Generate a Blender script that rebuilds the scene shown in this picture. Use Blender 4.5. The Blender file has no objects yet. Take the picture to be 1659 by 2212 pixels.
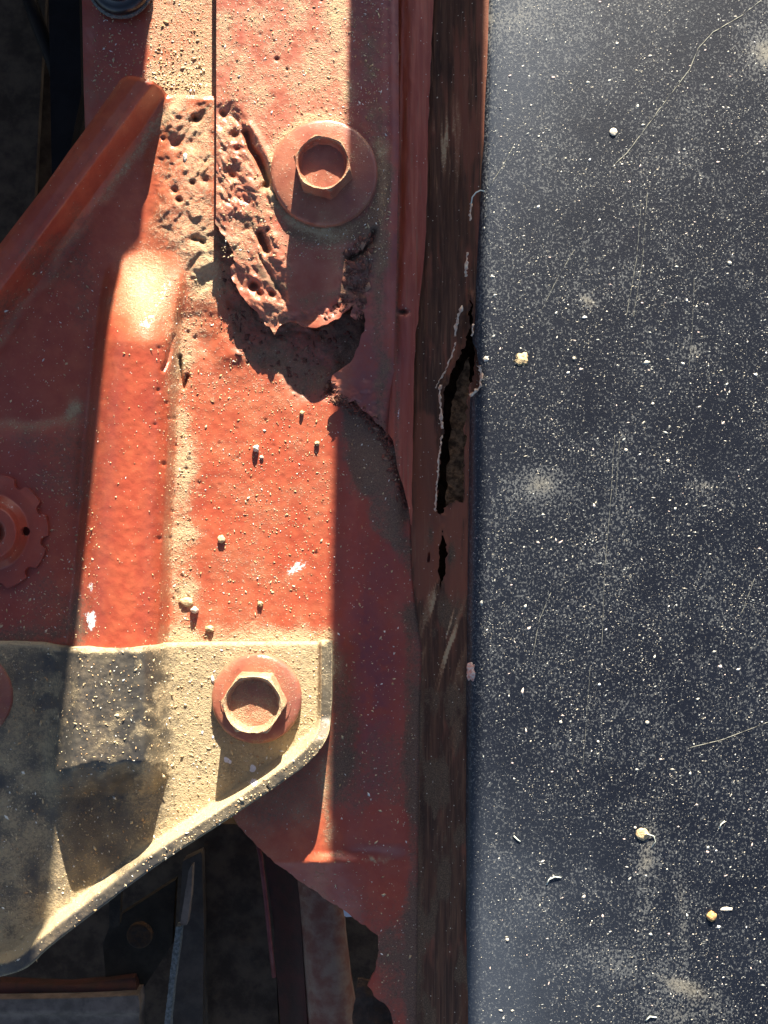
import bpy, math, random
import numpy as np
from mathutils import Vector
random.seed(7)
rng = np.random.default_rng(11)
scene = bpy.context.scene
COL = scene.collection

# ------------------------------------------------------------------ camera, world, sun, exposure
# lengths are written in tenths of a millimetre (1 unit = 0.0001 m); u, v run right and down over the car body
S = 1e-4
D = 2400.0                      # camera height above the panel, 24 cm
CX, CY = 829.5, 1106.0
cam = bpy.data.cameras.new('camera')
cam_o = bpy.data.objects.new('camera', cam); COL.objects.link(cam_o)
cam_o.location = (0, 0, D*S)
cam.sensor_fit = 'HORIZONTAL'; cam.sensor_width = 36
cam.lens = 36*D/1659.0
cam.clip_start = 0.005; cam.clip_end = 50
scene.camera = cam_o

ELEV = math.radians(20.0)
AZ = 0.108                      # sideways drift of the shadows
tosun = Vector((AZ, 1.0, math.tan(ELEV)*math.sqrt(1+AZ*AZ))).normalized()
sun = bpy.data.lights.new('sun', 'SUN'); sun.energy = 5.0; sun.angle = math.radians(0.45)
sun.color = (1.0, 0.90, 0.74)
sun_o = bpy.data.objects.new('sun', sun); COL.objects.link(sun_o)
sun_o.rotation_euler = (-tosun).to_track_quat('-Z', 'Y').to_euler()
world = bpy.data.worlds.new('World'); scene.world = world; world.use_nodes = True
wn = world.node_tree.nodes; wl = world.node_tree.links
sky = wn.new('ShaderNodeTexSky'); sky.sky_type = 'NISHITA'; sky.sun_disc = False
sky.sun_elevation = ELEV; sky.sun_rotation = math.atan2(AZ, 1.0)
sky.air_density = 0.55; sky.dust_density = 0.8; sky.ozone_density = 0.2
bg = wn['Background']; bg.inputs['Strength'].default_value = 0.05
wl.new(sky.outputs[0], bg.inputs['Color'])
scene.view_settings.view_transform = 'Standard'; scene.view_settings.look = 'None'
scene.view_settings.gamma = 1.0
scene.view_settings.exposure = 2.0

# ------------------------------------------------------------------ numeric helpers
def sm(a, b, x):
    t = np.clip((x-a)/(b-a), 0, 1); return t*t*(3-2*t)
def _h(ix, iy, s):
    n = (ix.astype(np.int64)*374761393 + iy.astype(np.int64)*668265263 + s*2246822519) & 0xffffffff
    n = ((n ^ (n >> 13))*1274126177) & 0xffffffff
    n = n ^ (n >> 16)
    return (n & 0xffffff)/float(0xffffff)
def vn(x, y, sc, s=0):
    x = x/sc; y = y/sc; ix = np.floor(x); iy = np.floor(y); fx = x-ix; fy = y-iy
    fx = fx*fx*(3-2*fx); fy = fy*fy*(3-2*fy)
    a = _h(ix, iy, s); b = _h(ix+1, iy, s); c = _h(ix, iy+1, s); d = _h(ix+1, iy+1, s)
    return a+(b-a)*fx+(c-a)*fy+(a-b-c+d)*fx*fy
def fbm(x, y, sc, s=0, o=4):
    t = 0; a = 1; n = 0
    for i in range(o):
        t = t+a*vn(x+i*37.1, y-i*91.7, sc/2**i, s+i*13); n += a; a *= .5
    return t/n
def ridged(x, y, sc, s=0, o=3):
    t = 0; a = 1; n = 0
    for i in range(o):
        t = t+a*(1-np.abs(2*vn(x, y, sc/2**i, s+i*7)-1)); n += a; a *= .5
    return t/n
def segs(pts, closed):
    p = np.array(pts, float)
    q = np.roll(p, -1, 0) if closed else p[1:]
    if not closed: p = p[:-1]
    return p, q
def pdist(x, y, pts, closed=False, near=False):
    p, q = segs(pts, closed)
    best = np.full(x.shape, 1e18); bx = np.zeros_like(best); by = np.zeros_like(best)
    for a, b in zip(p, q):
        d = b-a; L = max(d@d, 1e-9)
        t = np.clip(((x-a[0])*d[0]+(y-a[1])*d[1])/L, 0, 1)
        cx = a[0]+t*d[0]; cy = a[1]+t*d[1]
        r = (x-cx)**2+(y-cy)**2; m = r < best
        best = np.where(m, r, best); bx = np.where(m, cx, bx); by = np.where(m, cy, by)
    if near: return np.sqrt(best), bx, by
    return np.sqrt(best)
def inside(x, y, pts):
    p, q = segs(pts, True); c = np.zeros(x.shape, bool)
    for a, b in zip(p, q):
        if a[1] == b[1]: continue
        m = ((a[1] > y) != (b[1] > y)) & (x < (b[0]-a[0])*(y-a[1])/(b[1]-a[1])+a[0])
        c ^= m
    return c
def area(x, y, pts, soft):                       # 1 inside a polygon, fading over soft
    d = pdist(x, y, pts, True); d = np.where(inside(x, y, pts), d, -d)
    return sm(-soft, soft, d)
def blob(x, y, cx, cy, rx, ry, a=0):
    c, s = math.cos(a), math.sin(a); dx = x-cx; dy = y-cy
    return np.exp(-(((dx*c+dy*s)/rx)**2+((-dx*s+dy*c)/ry)**2))
def rough_poly(pts, step=6, amp=3, sc=14, seed=1):   # break a torn outline up
    out = []; n = len(pts)
    for i in range(n):
        a = np.array(pts[i], float); b = np.array(pts[(i+1) % n], float)
        k = max(1, int(np.hypot(*(b-a))/step))
        for j in range(k): out.append(a+(b-a)*j/k)
    o = np.array(out)
    dx = fbm(o[:, 0], o[:, 1], sc, seed, 3)-.5; dy = fbm(o[:, 0]+500, o[:, 1], sc, seed+5, 3)-.5
    return [(p[0]+2*amp*u, p[1]+2*amp*v) for p, u, v in zip(o, dx, dy)]
def W(px, py, z):                                # body coordinates -> metres
    k = (1-z/D)*S
    return ((px-CX)*k, -(py-CY)*k, z*S)

# ------------------------------------------------------------------ object helpers
def tag(o, label=None, cat=None, group=None, kind=None):
    if label: o['label'] = label
    if cat: o['category'] = cat
    if group: o['group'] = group
    if kind: o['kind'] = kind
    return o
def mk(name, V, F, mat, parent=None, smooth=True, attrs=None, origin=None):
    V = np.asarray(V, float)
    if origin is None:
        lo = V.min(0); hi = V.max(0); origin = np.array([(lo[0]+hi[0])/2, (lo[1]+hi[1])/2, lo[2]])
    origin = np.array(origin, float)
    me = bpy.data.meshes.new(name)
    if isinstance(F, np.ndarray) and F.ndim == 2:
        n = len(F); k = F.shape[1]
        me.vertices.add(len(V)); me.vertices.foreach_set('co', (V-origin).astype(np.float32).ravel())
        me.loops.add(n*k); me.loops.foreach_set('vertex_index', F.astype(np.int32).ravel())
        me.polygons.add(n); me.polygons.foreach_set('loop_start', np.arange(0, n*k, k, dtype=np.int32))
        me.polygons.foreach_set('loop_total', np.full(n, k, dtype=np.int32))
        me.update(calc_edges=True)
    else:
        me.from_pydata([tuple(v) for v in (V-origin)], [], [tuple(int(i) for i in f) for f in F])
    if smooth is True: me.polygons.foreach_set('use_smooth', [True]*len(me.polygons))
    elif smooth is not False: me.polygons.foreach_set('use_smooth', list(smooth))
    for k, a in (attrs or {}).items():
        at = me.attributes.new(k, 'FLOAT', 'POINT'); at.data.foreach_set('value', np.asarray(a, np.float32))
    me.materials.append(mat); me.validate(); me.update()
    o = bpy.data.objects.new(name, me); COL.objects.link(o)
    o.location = Vector(origin)
    if parent: o.parent = parent; o.location = Vector(origin)-parent.location
    return o
def empty(name, p):
    o = bpy.data.objects.new(name, None); COL.objects.link(o); o.location = Vector(p); o.empty_display_size = .005
    return o
def sheet(name, outline, zf, mat, step=3.0, thick=8.0, holes=(), attrs=None, parent=None, floor=None):
    """pressed sheet metal: a relief surface cut to an outline, with edges of real thickness and an underside"""
    P = np.array(outline, float)
    x0, y0 = P.min(0)-step; x1, y1 = P.max(0)+step
    nx = int((x1-x0)/step)+2; ny = int((y1-y0)/step)+2
    gx, gy = np.meshgrid(x0+np.arange(nx)*step, y0+np.arange(ny)*step)
    fx = gx[:-1, :-1]+step/2; fy = gy[:-1, :-1]+step/2
    keep = inside(fx, fy, outline)
    for h in holes: keep &= ~inside(fx, fy, h)
    idx = np.arange(nx*ny).reshape(ny, nx)
    a = idx[:-1, :-1][keep]; b = idx[:-1, 1:][keep]; c = idx[1:, 1:][keep]; d = idx[1:, :-1][keep]
    F = np.stack([a, d, c, b], 1)                # normal towards +z (v points down)
    e = np.concatenate([F[:, [0, 1]], F[:, [1, 2]], F[:, [2, 3]], F[:, [3, 0]]])
    key = e[:, 0].astype(np.int64)*nx*ny+e[:, 1]; rev = e[:, 1].astype(np.int64)*nx*ny+e[:, 0]
    be = e[~np.isin(key, rev)]
    x = gx.ravel().copy(); y = gy.ravel().copy()
    bv = np.unique(be)
    dist, bx, by = pdist(x[bv], y[bv], outline, True, True)
    for h in holes:
        d2, hx, hy = pdist(x[bv], y[bv], h, True, True); m = d2 < dist
        dist = np.where(m, d2, dist); bx = np.where(m, hx, bx); by = np.where(m, hy, by)
    m = dist < step*1.6
    x[bv[m]] = bx[m]; y[bv[m]] = by[m]
    used = np.unique(F); rem = np.full(nx*ny, -1); rem[used] = np.arange(len(used))
    x = x[used]; y = y[used]; F = rem[F]; be = rem[be]
    z = zf(x, y)
    at = attrs(x, y) if attrs else {}
    n = len(x)
    kk = (1-z/D)*S
    top = np.stack([(x-CX)*kk, -(y-CY)*kk, z*S], 1)
    bot = top.copy(); bot[:, 2] -= thick*S
    if floor is not None: bot[:, 2] = floor*S
    ub = np.unique(be); rb = np.full(n, -1); rb[ub] = np.arange(len(ub)); m = len(ub)
    V = np.concatenate([top, bot, top[ub], bot[ub]])
    w = np.stack([2*n+rb[be[:, 1]], 2*n+rb[be[:, 0]], 2*n+m+rb[be[:, 0]], 2*n+m+rb[be[:, 1]]], 1)
    FF = np.concatenate([F, F[:, ::-1]+n, w])
    sf = [True]*(2*len(F))+[False]*len(w)
    A = {k: np.concatenate([v, v, v[ub], v[ub]]) for k, v in at.items()}
    return mk(name, V, FF, mat, parent, sf, A)
def lathe(name, px, py, zbase, rings, mat, parent=None, n=48, tilt=0, smooth=True, amp=0.0, rot=0.0):
    """rings: (radius, height, hexness)"""
    c = np.array(W(px, py, zbase)); V = []; F = []
    for ri, (r, z, hx) in enumerate(rings):
        for i in range(n):
            t = 2*math.pi*i/n
            k = 1.0
            if hx > 0:
                q = ((t+rot) % (math.pi/3))-math.pi/6
                k = 1*(1-hx)+hx*(math.cos(math.pi/6)/math.cos(q))
            rr = r*k
            j = amp*(float(vn(np.array([rr*math.cos(t)+px]), np.array([rr*math.sin(t)+py+z*2]), 9.0, 5)[0])-.5)
            V.append(c+np.array([(rr+j)*math.cos(t), (rr+j)*math.sin(t), z+j*.8])*S)
    for k in range(len(rings)-1):
        for i in range(n):
            a = k*n+i; b = k*n+(i+1) % n
            F.append((a, b, b+n, a+n))
    F.append(tuple(range((len(rings)-1)*n, len(rings)*n)))
    F.append(tuple(reversed(range(n))))
    o = mk(name, V, F, mat, parent, smooth)
    return o
def tube(name, pts, rad, mat, parent=None, n=8, rj=0.0):
    P = [Vector(W(*p)) for p in pts]; V = []; F = []
    for i, p in enumerate(P):
        t = (P[min(i+1, len(P)-1)]-P[max(i-1, 0)]).normalized()
        s = t.cross(Vector((0, 0, 1)));
        if s.length < 1e-6: s = Vector((1, 0, 0))
        s.normalize(); u = s.cross(t)
        r = (rad[i] if isinstance(rad, (list, tuple)) else rad)*S
        for k in range(n):
            a = 2*math.pi*k/n; rr = r*(1+rj*(random.random()-.5))
            V.append(p+s*math.cos(a)*rr+u*math.sin(a)*rr)
    for i in range(len(P)-1):
        for k in range(n):
            a = i*n+k; b = i*n+(k+1) % n
            F.append((a, a+n, b+n, b))
    F.append(tuple(range(n))); F.append(tuple(reversed(range((len(P)-1)*n, len(P)*n))))
    return mk(name, V, F, mat, parent, True)
def lump(name, px, py, z, r, mat, seed, sx=1, sy=1, sz=.8, sub=3, rough=.45):
    """an uneven crumb resting on the surface"""
    import bmesh
    bm = bmesh.new(); bmesh.ops.create_icosphere(bm, subdivisions=sub, radius=1)
    V = []; R = random.Random(seed); off = [R.uniform(0, 99) for _ in range(3)]
    for v in bm.verts:
        c = v.co; q = float(fbm(np.array([c.x*3+c.z*2+off[0]]), np.array([c.y*3-c.z*2+off[1]]), 1.1, seed, 3)[0])
        k = 1+rough*2*(q-.5)
        V.append((c.x*k*sx*r, c.y*k*sy*r, c.z*k*sz*r))
    F = [tuple(v.index for v in f.verts) for f in bm.faces]; bm.free()
    V = np.array(V)*S; V += np.array(W(px, py, z+r*sz*.6))
    return mk(name, V, F, mat)
OCT = np.array([[1, 0, 0], [-1, 0, 0], [0, 1, 0], [0, -1, 0], [0, 0, 1], [0, 0, -1]], float)
OCF = np.array([[0, 2, 4], [2, 1, 4], [1, 3, 4], [3, 0, 4], [2, 0, 5], [1, 2, 5], [3, 1, 5], [0, 3, 5]])
def crumbs(name, xs, ys, zs, r, mat, elong=2.0, flat=.5, parent=None, direction=None, spread=3.14):
    n = len(xs); kk = (1-zs/D)*S
    c = np.stack([(xs-CX)*kk, -(ys-CY)*kk, zs*S], 1)
    a = (rng.uniform(-spread, spread, n)+(direction or 0)); ca, sa = np.cos(a), np.sin(a)
    L = r*rng.uniform(.8, elong, n); Wd = r*rng.uniform(.5, .9, n); H = r*rng.uniform(.6, 1.1, n)*flat
    v = OCT[None]*np.stack([L, Wd, H], 1)[:, None]
    v = v+rng.normal(0, .18, v.shape)*r[:, None, None]*np.array([1, 1, flat])
    x = v[..., 0]*ca[:, None]-v[..., 1]*sa[:, None]; y = v[..., 0]*sa[:, None]+v[..., 1]*ca[:, None]
    V = np.stack([x, y, v[..., 2]+(H*.5)[:, None]], 2)*S+c[:, None]
    F = OCF[None]+(np.arange(n)*6)[:, None, None]
    tone = np.repeat(rng.random(n), 6)
    return mk(name, V.reshape(-1, 3), F.reshape(-1, 3), mat, parent, False, {'tone': tone})

# ------------------------------------------------------------------ materials
class NT:
    def __init__(s, name):
        s.m = bpy.data.materials.new(name); s.m.use_nodes = True; s.t = s.m.node_tree
        s.b = s.t.nodes['Principled BSDF']
        g = s.n('ShaderNodeNewGeometry'); v = s.n('ShaderNodeVectorMath'); v.operation = 'SCALE'
        s.l(g.outputs['Position'], v.inputs[0]); v.inputs['Scale'].default_value = 1/S
        s.pos = v.outputs[0]
    def n(s, t): return s.t.nodes.new(t)
    def l(s, a, b): s.t.links.new(a, b)
    def put(s, sock, v):
        if hasattr(v, 'links') or isinstance(v, bpy.types.NodeSocket): s.l(v, sock)
        else: sock.default_value = v
    def noise(s, size, detail=4, rough=.6, stretch=None, dist=0):
        p = s.pos
        if stretch:
            mp = s.n('ShaderNodeMapping'); s.l(p, mp.inputs[0]); mp.inputs['Scale'].default_value = stretch; p = mp.outputs[0]
        t = s.n('ShaderNodeTexNoise'); s.l(p, t.inputs['Vector']); t.inputs['Scale'].default_value = 1/size
        t.inputs['Detail'].default_value = detail; t.inputs['Roughness'].default_value = rough
        t.inputs['Distortion'].default_value = dist
        return t.outputs['Fac']
    def voro(s, size, feature='F1', out='Distance'):
        t = s.n('ShaderNodeTexVoronoi'); t.feature = feature; s.l(s.pos, t.inputs['Vector']); t.inputs['Scale'].default_value = 1/size
        return t.outputs[out]
    def attr(s, n):
        a = s.n('ShaderNodeAttribute'); a.attribute_name = n; return a.outputs['Fac']
    def op(s, o, a, b=0, c=None):
        m = s.n('ShaderNodeMath'); m.operation = o; s.put(m.inputs[0], a); s.put(m.inputs[1], b)
        if c is not None: s.put(m.inputs[2], c)
        return m.outputs[0]
    def ramp(s, f, lo, hi, a=0.0, b=1.0):
        m = s.n('ShaderNodeMapRange'); m.interpolation_type = 'SMOOTHSTEP'; s.put(m.inputs[0], f)
        m.inputs[1].default_value = lo; m.inputs[2].default_value = hi; m.inputs[3].default_value = a; m.inputs[4].default_value = b
        return m.outputs[0]
    def mix(s, f, a, b):
        m = s.n('ShaderNodeMix'); m.data_type = 'RGBA'; s.put(m.inputs[0], f)
        for sk, v in ((m.inputs[6], a), (m.inputs[7], b)):
            if isinstance(v, tuple): sk.default_value = (*v[:3], 1)
            else: s.l(v, sk)
        return m.outputs[2]
    def bump(s, h, dist, strength=1.0):
        b = s.n('ShaderNodeBump'); b.inputs['Distance'].default_value = dist*S; b.inputs['Strength'].default_value = strength
        s.l(h, b.inputs['Height']); return b.outputs[0]
    def fin(s, col, rough, normal=None, metal=0.0, spec=.5):
        s.put(s.b.inputs['Base Color'], col if not isinstance(col, tuple) else (*col, 1))
        s.put(s.b.inputs['Roughness'], rough); s.b.inputs['Metallic'].default_value = metal
        s.b.inputs['Specular IOR Level'].default_value = spec
        if normal: s.l(normal, s.b.inputs['Normal'])
        return s.m
DUST = (.60, .45, .26); DUST2 = (.46, .33, .19)
def body_mat(name, base, base2, low, grime=(.088, .060, .040), gloss=.42, dustamt=0.0, brush=False, purple=(.17, .045, .055), spec=.5, dc=(DUST, DUST2), film_or_sheen=(.50, .27, .14)):
    """painted, dusty, pitted steel"""
    t = NT(name)
    fine = t.noise(7, 5, .7); mid = t.noise(34, 5, .6); big = t.noise(170, 3, .5); vf = t.noise(2.6, 2, .6)
    if brush: mid = t.noise(9, 4, .6, (1, .05, 1), 0)
    du = t.attr('dust'); gr = t.attr('grime'); wh = t.attr('white'); pu = t.attr('tint')
    col = t.mix(t.ramp(mid, .35, .68), base, base2)
    col = t.mix(t.ramp(big, .5, .75, 0, .6), col, low)
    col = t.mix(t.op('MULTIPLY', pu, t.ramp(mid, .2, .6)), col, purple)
    if brush:
        pm = t.attr('prime'); col = t.mix(t.ramp(t.op('ADD', pm, t.op('MULTIPLY', t.op('SUBTRACT', t.noise(9, 4, .6, (1, .07, 1), .4), .5), 1.1)), .3, .8), col, (.20, .070, .040))
        st = t.noise(4, 3, .6, (1, .03, 1), 0)
        col = t.mix(t.ramp(st, .54, .74, 0, .6), col, (.24, .12, .065))
    g = t.ramp(t.op('ADD', gr, t.op('MULTIPLY', t.op('SUBTRACT', fine, .5), 1.5)), .15, 1.0, 0, .92)
    gcol = t.mix(t.ramp(vf, .35, .7), grime, (grime[0]*2.1, grime[1]*2.0, grime[2]*1.9))
    col = t.mix(g, col, gcol)
    col = t.mix(t.ramp(du, .0, .9, 0, .75), col, film_or_sheen)
    dn = t.op('ADD', t.op('MULTIPLY', t.op('SUBTRACT', fine, .5), 1.5), t.op('MULTIPLY', t.op('SUBTRACT', vf, .5), .9))
    d = t.ramp(t.op('ADD', t.op('ADD', du, dustamt), dn), .36, .90)
    dcol = t.mix(vf, dc[0], dc[1])
    col = t.mix(d, col, dcol)
    # scattered pale specks
    vs = t.voro(9); sp = t.ramp(vs, .10, .17, 1, 0); sel = t.ramp(t.noise(12, 1, .5), .55, .62)
    col = t.mix(t.op('MULTIPLY', sp, sel), col, (.6, .52, .4))
    w = t.ramp(t.op('ADD', wh, t.op('MULTIPLY', t.op('SUBTRACT', fine, .5), 1.3)), .45, .6)
    col = t.mix(w, col, (.78, .78, .8))
    hgt = t.op('ADD', t.op('MULTIPLY', fine, .5), t.op('MULTIPLY', vf, .35))
    hgt = t.op('MULTIPLY', hgt, t.op('ADD', t.op('MULTIPLY', d, 1.3), .25))
    hgt = t.op('ADD', hgt, t.op('MULTIPLY', mid, .22))
    rough = t.op('ADD', t.op('MULTIPLY', t.op('MAXIMUM', d, g), .5), gloss)
    return t.fin(col, rough, t.bump(hgt, 3.4, .8), 0.0, spec)
RED = body_mat('red_oxide_paint', (.36, .066, .034), (.43, .095, .045), (.27, .042, .026), gloss=.30)
RUSTY = body_mat('torn_rusty_paint', (.36, .085, .052), (.42, .14, .09), (.27, .055, .036), gloss=.4, dustamt=.02)
BROWN = body_mat('brown_brushed_paint', (.062, .029, .017), (.12, .054, .029), (.030, .016, .010), gloss=.55, spec=.22, brush=True)
SEAL = body_mat('red_sealer', (.30, .055, .028), (.40, .10, .055), (.20, .045, .028), gloss=.4, brush=True)
BRK = body_mat('dusty_black_bracket_paint', (.040, .038, .036), (.075, .066, .052), (.045, .048, .056), gloss=.5, grime=(.10, .078, .052), dc=((.56, .44, .26), (.34, .265, .155)), film_or_sheen=(.31, .245, .145))
BOLT = body_mat('primered_bolt', (.27, .075, .048), (.36, .12, .075), (.21, .05, .035), gloss=.36, dustamt=.0)
def simple(name, c1, c2, size=20, rough=.6, bump=1.5, spec=.12, stretch=None, metal=0):
    t = NT(name); f = t.noise(size, 5, .65, stretch); v = t.noise(4, 3, .6)
    return t.fin(t.mix(t.ramp(f, .35, .65), c1, c2), rough, t.bump(t.op('ADD', f, t.op('MULTIPLY', v, .4)), bump), metal, spec)
def grain_mat(name, a, b, c):
    t = NT(name); k = t.attr('tone')
    col = t.mix(t.ramp(k, .3, .7), a, b); col = t.mix(t.ramp(k, .86, .9), col, c)
    return t.fin(col, .85)
GRIT = grain_mat('sand_grit', (.62, .50, .30), (.45, .28, .14), (.8, .78, .7))
SPECK = grain_mat('paint_speck', (.24, .255, .25), (.37, .345, .28), (.68, .64, .56))
SAND = simple('dried_mud', (.50, .37, .2), (.62, .48, .28), 8, .9, 3)
PALE = simple('pale_stone', (.75, .70, .6), (.62, .55, .42), 10, .8, 2)
ORNG = simple('orange_mud', (.62, .30, .10), (.7, .45, .2), 6, .8, 2)
FIBER = simple('lint', (.6, .66, .58), (.7, .72, .6), 6, .7, 0.5)
CRUST = simple('flaked_paint_edge', (.70, .42, .27), (.72, .62, .48), 7, .7, 3)
RUBBER = simple('black_rubber', (.008, .008, .010), (.014, .014, .017), 30, .28, .5, .6)
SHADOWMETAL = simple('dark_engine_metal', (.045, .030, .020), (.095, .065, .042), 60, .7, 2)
BEAMRED = simple('grimy_red_beam', (.20, .085, .06), (.27, .18, .13), 45, .6, 3)
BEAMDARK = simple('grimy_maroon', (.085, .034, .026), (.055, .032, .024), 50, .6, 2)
RODRED = simple('maroon_rod_paint', (.12, .03, .03), (.16, .05, .05), 30, .4, 1)
STRIP = simple('grey_gritty_rubber', (.20, .21, .20), (.10, .105, .10), 8, .9, 4)
LEDGE = simple('grimy_grey_ledge', (.22, .165, .13), (.13, .10, .078), 40, .7, 2)
WHITE = simple('bright_ground_white', (.8, .85, .9), (.75, .8, .85), 30, .6, 1)
SPLASH = simple('white_splash', (.72, .70, .74), (.6, .58, .62), 6, .7, 1)
CASTERM = simple('dark_caster_paint', (.012, .014, .02), (.018, .02, .028), 60, .3, .5)
RUSTIN = simple('inner_rust', (.26, .15, .08), (.07, .04, .022), 14, .85, 8)
# glossy blue-black fender paint with dust and a painted-in sheen
t = NT('blue_black_fender_paint')
fi = t.noise(4.6, 3, .7, (1, .8, 1)); vf = t.noise(2.2, 2, .6); big = t.noise(150, 4, .6); du = t.attr('dust'); sheen = t.attr('film_or_sheen')
sp = t.ramp(t.op('ADD', t.op('ADD', fi, t.op('MULTIPLY', du, .22)), t.op('MULTIPLY', t.op('SUBTRACT', big, .5), .20)), .54, .66)
col = t.mix(t.ramp(big, .3, .7), (.0050, .0066, .0125), (.0075, .0100, .0175))
col = t.mix(t.ramp(sheen, 0, 1, 0, .6), col, (.070, .085, .11))  # pale reflected sheen blended into the paint colour
col = t.mix(t.op('MULTIPLY', sp, .42), col, t.mix(vf, (.24, .24, .21), (.15, .18, .22)))
haze_f = t.ramp(t.op('ADD', du, t.op('MULTIPLY', t.op('SUBTRACT', fi, .5), 1.2)), .3, 1.1, 0, .7)
col = t.mix(haze_f, col, (.30, .27, .20))
FEND = t.fin(col, t.op('ADD', t.op('MULTIPLY', t.op('MAXIMUM', sp, haze_f), .35), .38), t.bump(t.op('ADD', fi, vf), .7, .5))

# ------------------------------------------------------------------ relief of the inner body panel
R_OUT = [(262, 170), (225, 222), (180, 285), (150, 325), (100, 397), (0, 527), (-70, 620)]
def rib_s(x, y):                                 # distance from the rib's outer edge, inwards
    return ((x-262)*.806+(y-170)*.592)
def bead_h(x, y, y0=540, y1=738):
    L = np.interp(y, [540, 850, 1100, 1390, 1700], [222, 186, 166, 138, 112])
    R = np.interp(y, [540, 700, 1100, 1390, 1700], [425, 400, 384, 374, 352])
    u = np.clip((x-L)/(R-L), 0, 1)
    t = np.clip((y-y0)/(y1-y0), 0, 1); t = .25*t+.75*t*t*(3-2*t)
    return 108*np.sin(np.pi*np.clip(u, 0, 1))**.75*t*sm(0, .12, u)*sm(1, .85, u)
CORR = [(345, 225), (463, 215), (475, 620), (430, 640), (395, 560), (335, 500)]
CAV = [(470, 480), (600, 560), (790, 540), (800, 700), (790, 800), (715, 860), (640, 870), (600, 800), (560, 800), (505, 760), (480, 640)]
pr = random.Random(3)
P_PITS = [(pr.uniform(352, 462), pr.uniform(235, 560), pr.uniform(4, 11), pr.uniform(5, 14)) for _ in range(6)]
P_PITS += [(415, 395, 5, 12), (437, 522, 7, 14), (386, 432, 6, 14), (352, 300, 4, 9)]
P_PITS += [(pr.gauss(385, 22), pr.uniform(700, 1380), pr.uniform(2.5, 5), pr.uniform(2, 5)) for _ in range(30)]
P_PITS += [(pr.uniform(420, 710), pr.uniform(800, 1370), pr.uniform(2, 4), pr.uniform(1.5, 3)) for _ in range(16)]
def pits(x, y, lst):
    z = np.zeros_like(x)
    for cx, cy, r, d in lst:
        m = (np.abs(x-cx) < 3*r) & (np.abs(y-cy) < 3*r)
        if m.any(): z[m] -= d*np.exp(-((x[m]-cx)**2+(y[m]-cy)**2)/r**2)
    return z
def flakes(x, y, sc, seed, amp, k):              # stepped layers of swollen paint and scale
    q = fbm(x, y, sc, seed, 4)*k*2; f = np.floor(q); return amp*(f+sm(.30, .62, q-f)-k)
def zP(x, y):
    z = 25*sm(760, 420, y)*sm(300, 380, x)
    z = z+bead_h(x, y)
    z = z-6*sm(250, 100, x)+14*sm(905, 955, y+.18*np.maximum(x-90, 0))*sm(190, 150, x)
    s = rib_s(x, y)
    prof = np.interp(s, [0, 10, 30, 48, 60, 100, 118, 135], [60, 74, 84, 86, 80, 18, 4, 0])
    z = z*sm(70, 150, s)+prof*sm(700, 560, y+x*1.2) if False else z*sm(70, 140, s)+prof
    # swelling and crease at the lower right, rise towards the fender
    z = z+16*sm(735, 790, x)*sm(900, 1050, y)*sm(1860, 1820, y)*sm(900, 850, x)
    z = z+11*sm(1836, 1862, y+10*(fbm(x, y, 40, 9)-.5))*sm(640, 720, x)*sm(875, 780, x)-46*np.clip((y-1862)/100, 0, 1)*sm(470, 540, x)*sm(800, 715, x)
    z = z-10*blob(x, y, 445, 740, 30, 55, -.5)+8*blob(x, y, 500, 760, 60, 30)
    c = area(x, y, CORR, 22)
    wx = x+16*(fbm(x, y, 22, 70)-.5); wy = y+16*(fbm(x, y, 22, 71)-.5)
    z = z+c*(flakes(wx+wy*.25, wy*.8, 50, 4, 2.6, 3)+9*(fbm(wx, wy, 34, 6, 3)-.5)-5*sm(.62, .80, fbm(wx+wy*.6, wy*.3, 30, 66, 3))+1.8*(fbm(x, y, 9, 90, 3)-.5))
    v = area(x, y, CAV, 14)
    z = z+v*(20*(fbm(x, y, 30, 21, 4)-.55)-4)
    z = z+sm(560, 700, y)*sm(950, 700, y)*sm(330, 420, x)*8*(fbm(x, y, 40, 2)-.5)
    z = z+pits(x, y, P_PITS)
    z = z-16*np.exp(-(pdist(x, y, [(388, 770), (392, 815), (398, 838), (405, 812)])/3.4)**2)
    z = z-9*np.exp(-(pdist(x, y, [(375, 725), (362, 780), (352, 800)])/3.5)**2)
    z = z+.8*(fbm(x, y, 12, 31, 4)-.5)*2+2.5*(fbm(x, y, 90, 5, 2)-.5)
    ed = pdist(x, y, [(262, 170), (275, 163), (300, 166), (330, 175), (350, 188), (362, 206), (380, 204), (463, 208)])
    z = z-7*np.exp(-(ed/4.5)**2)
    return z
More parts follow.
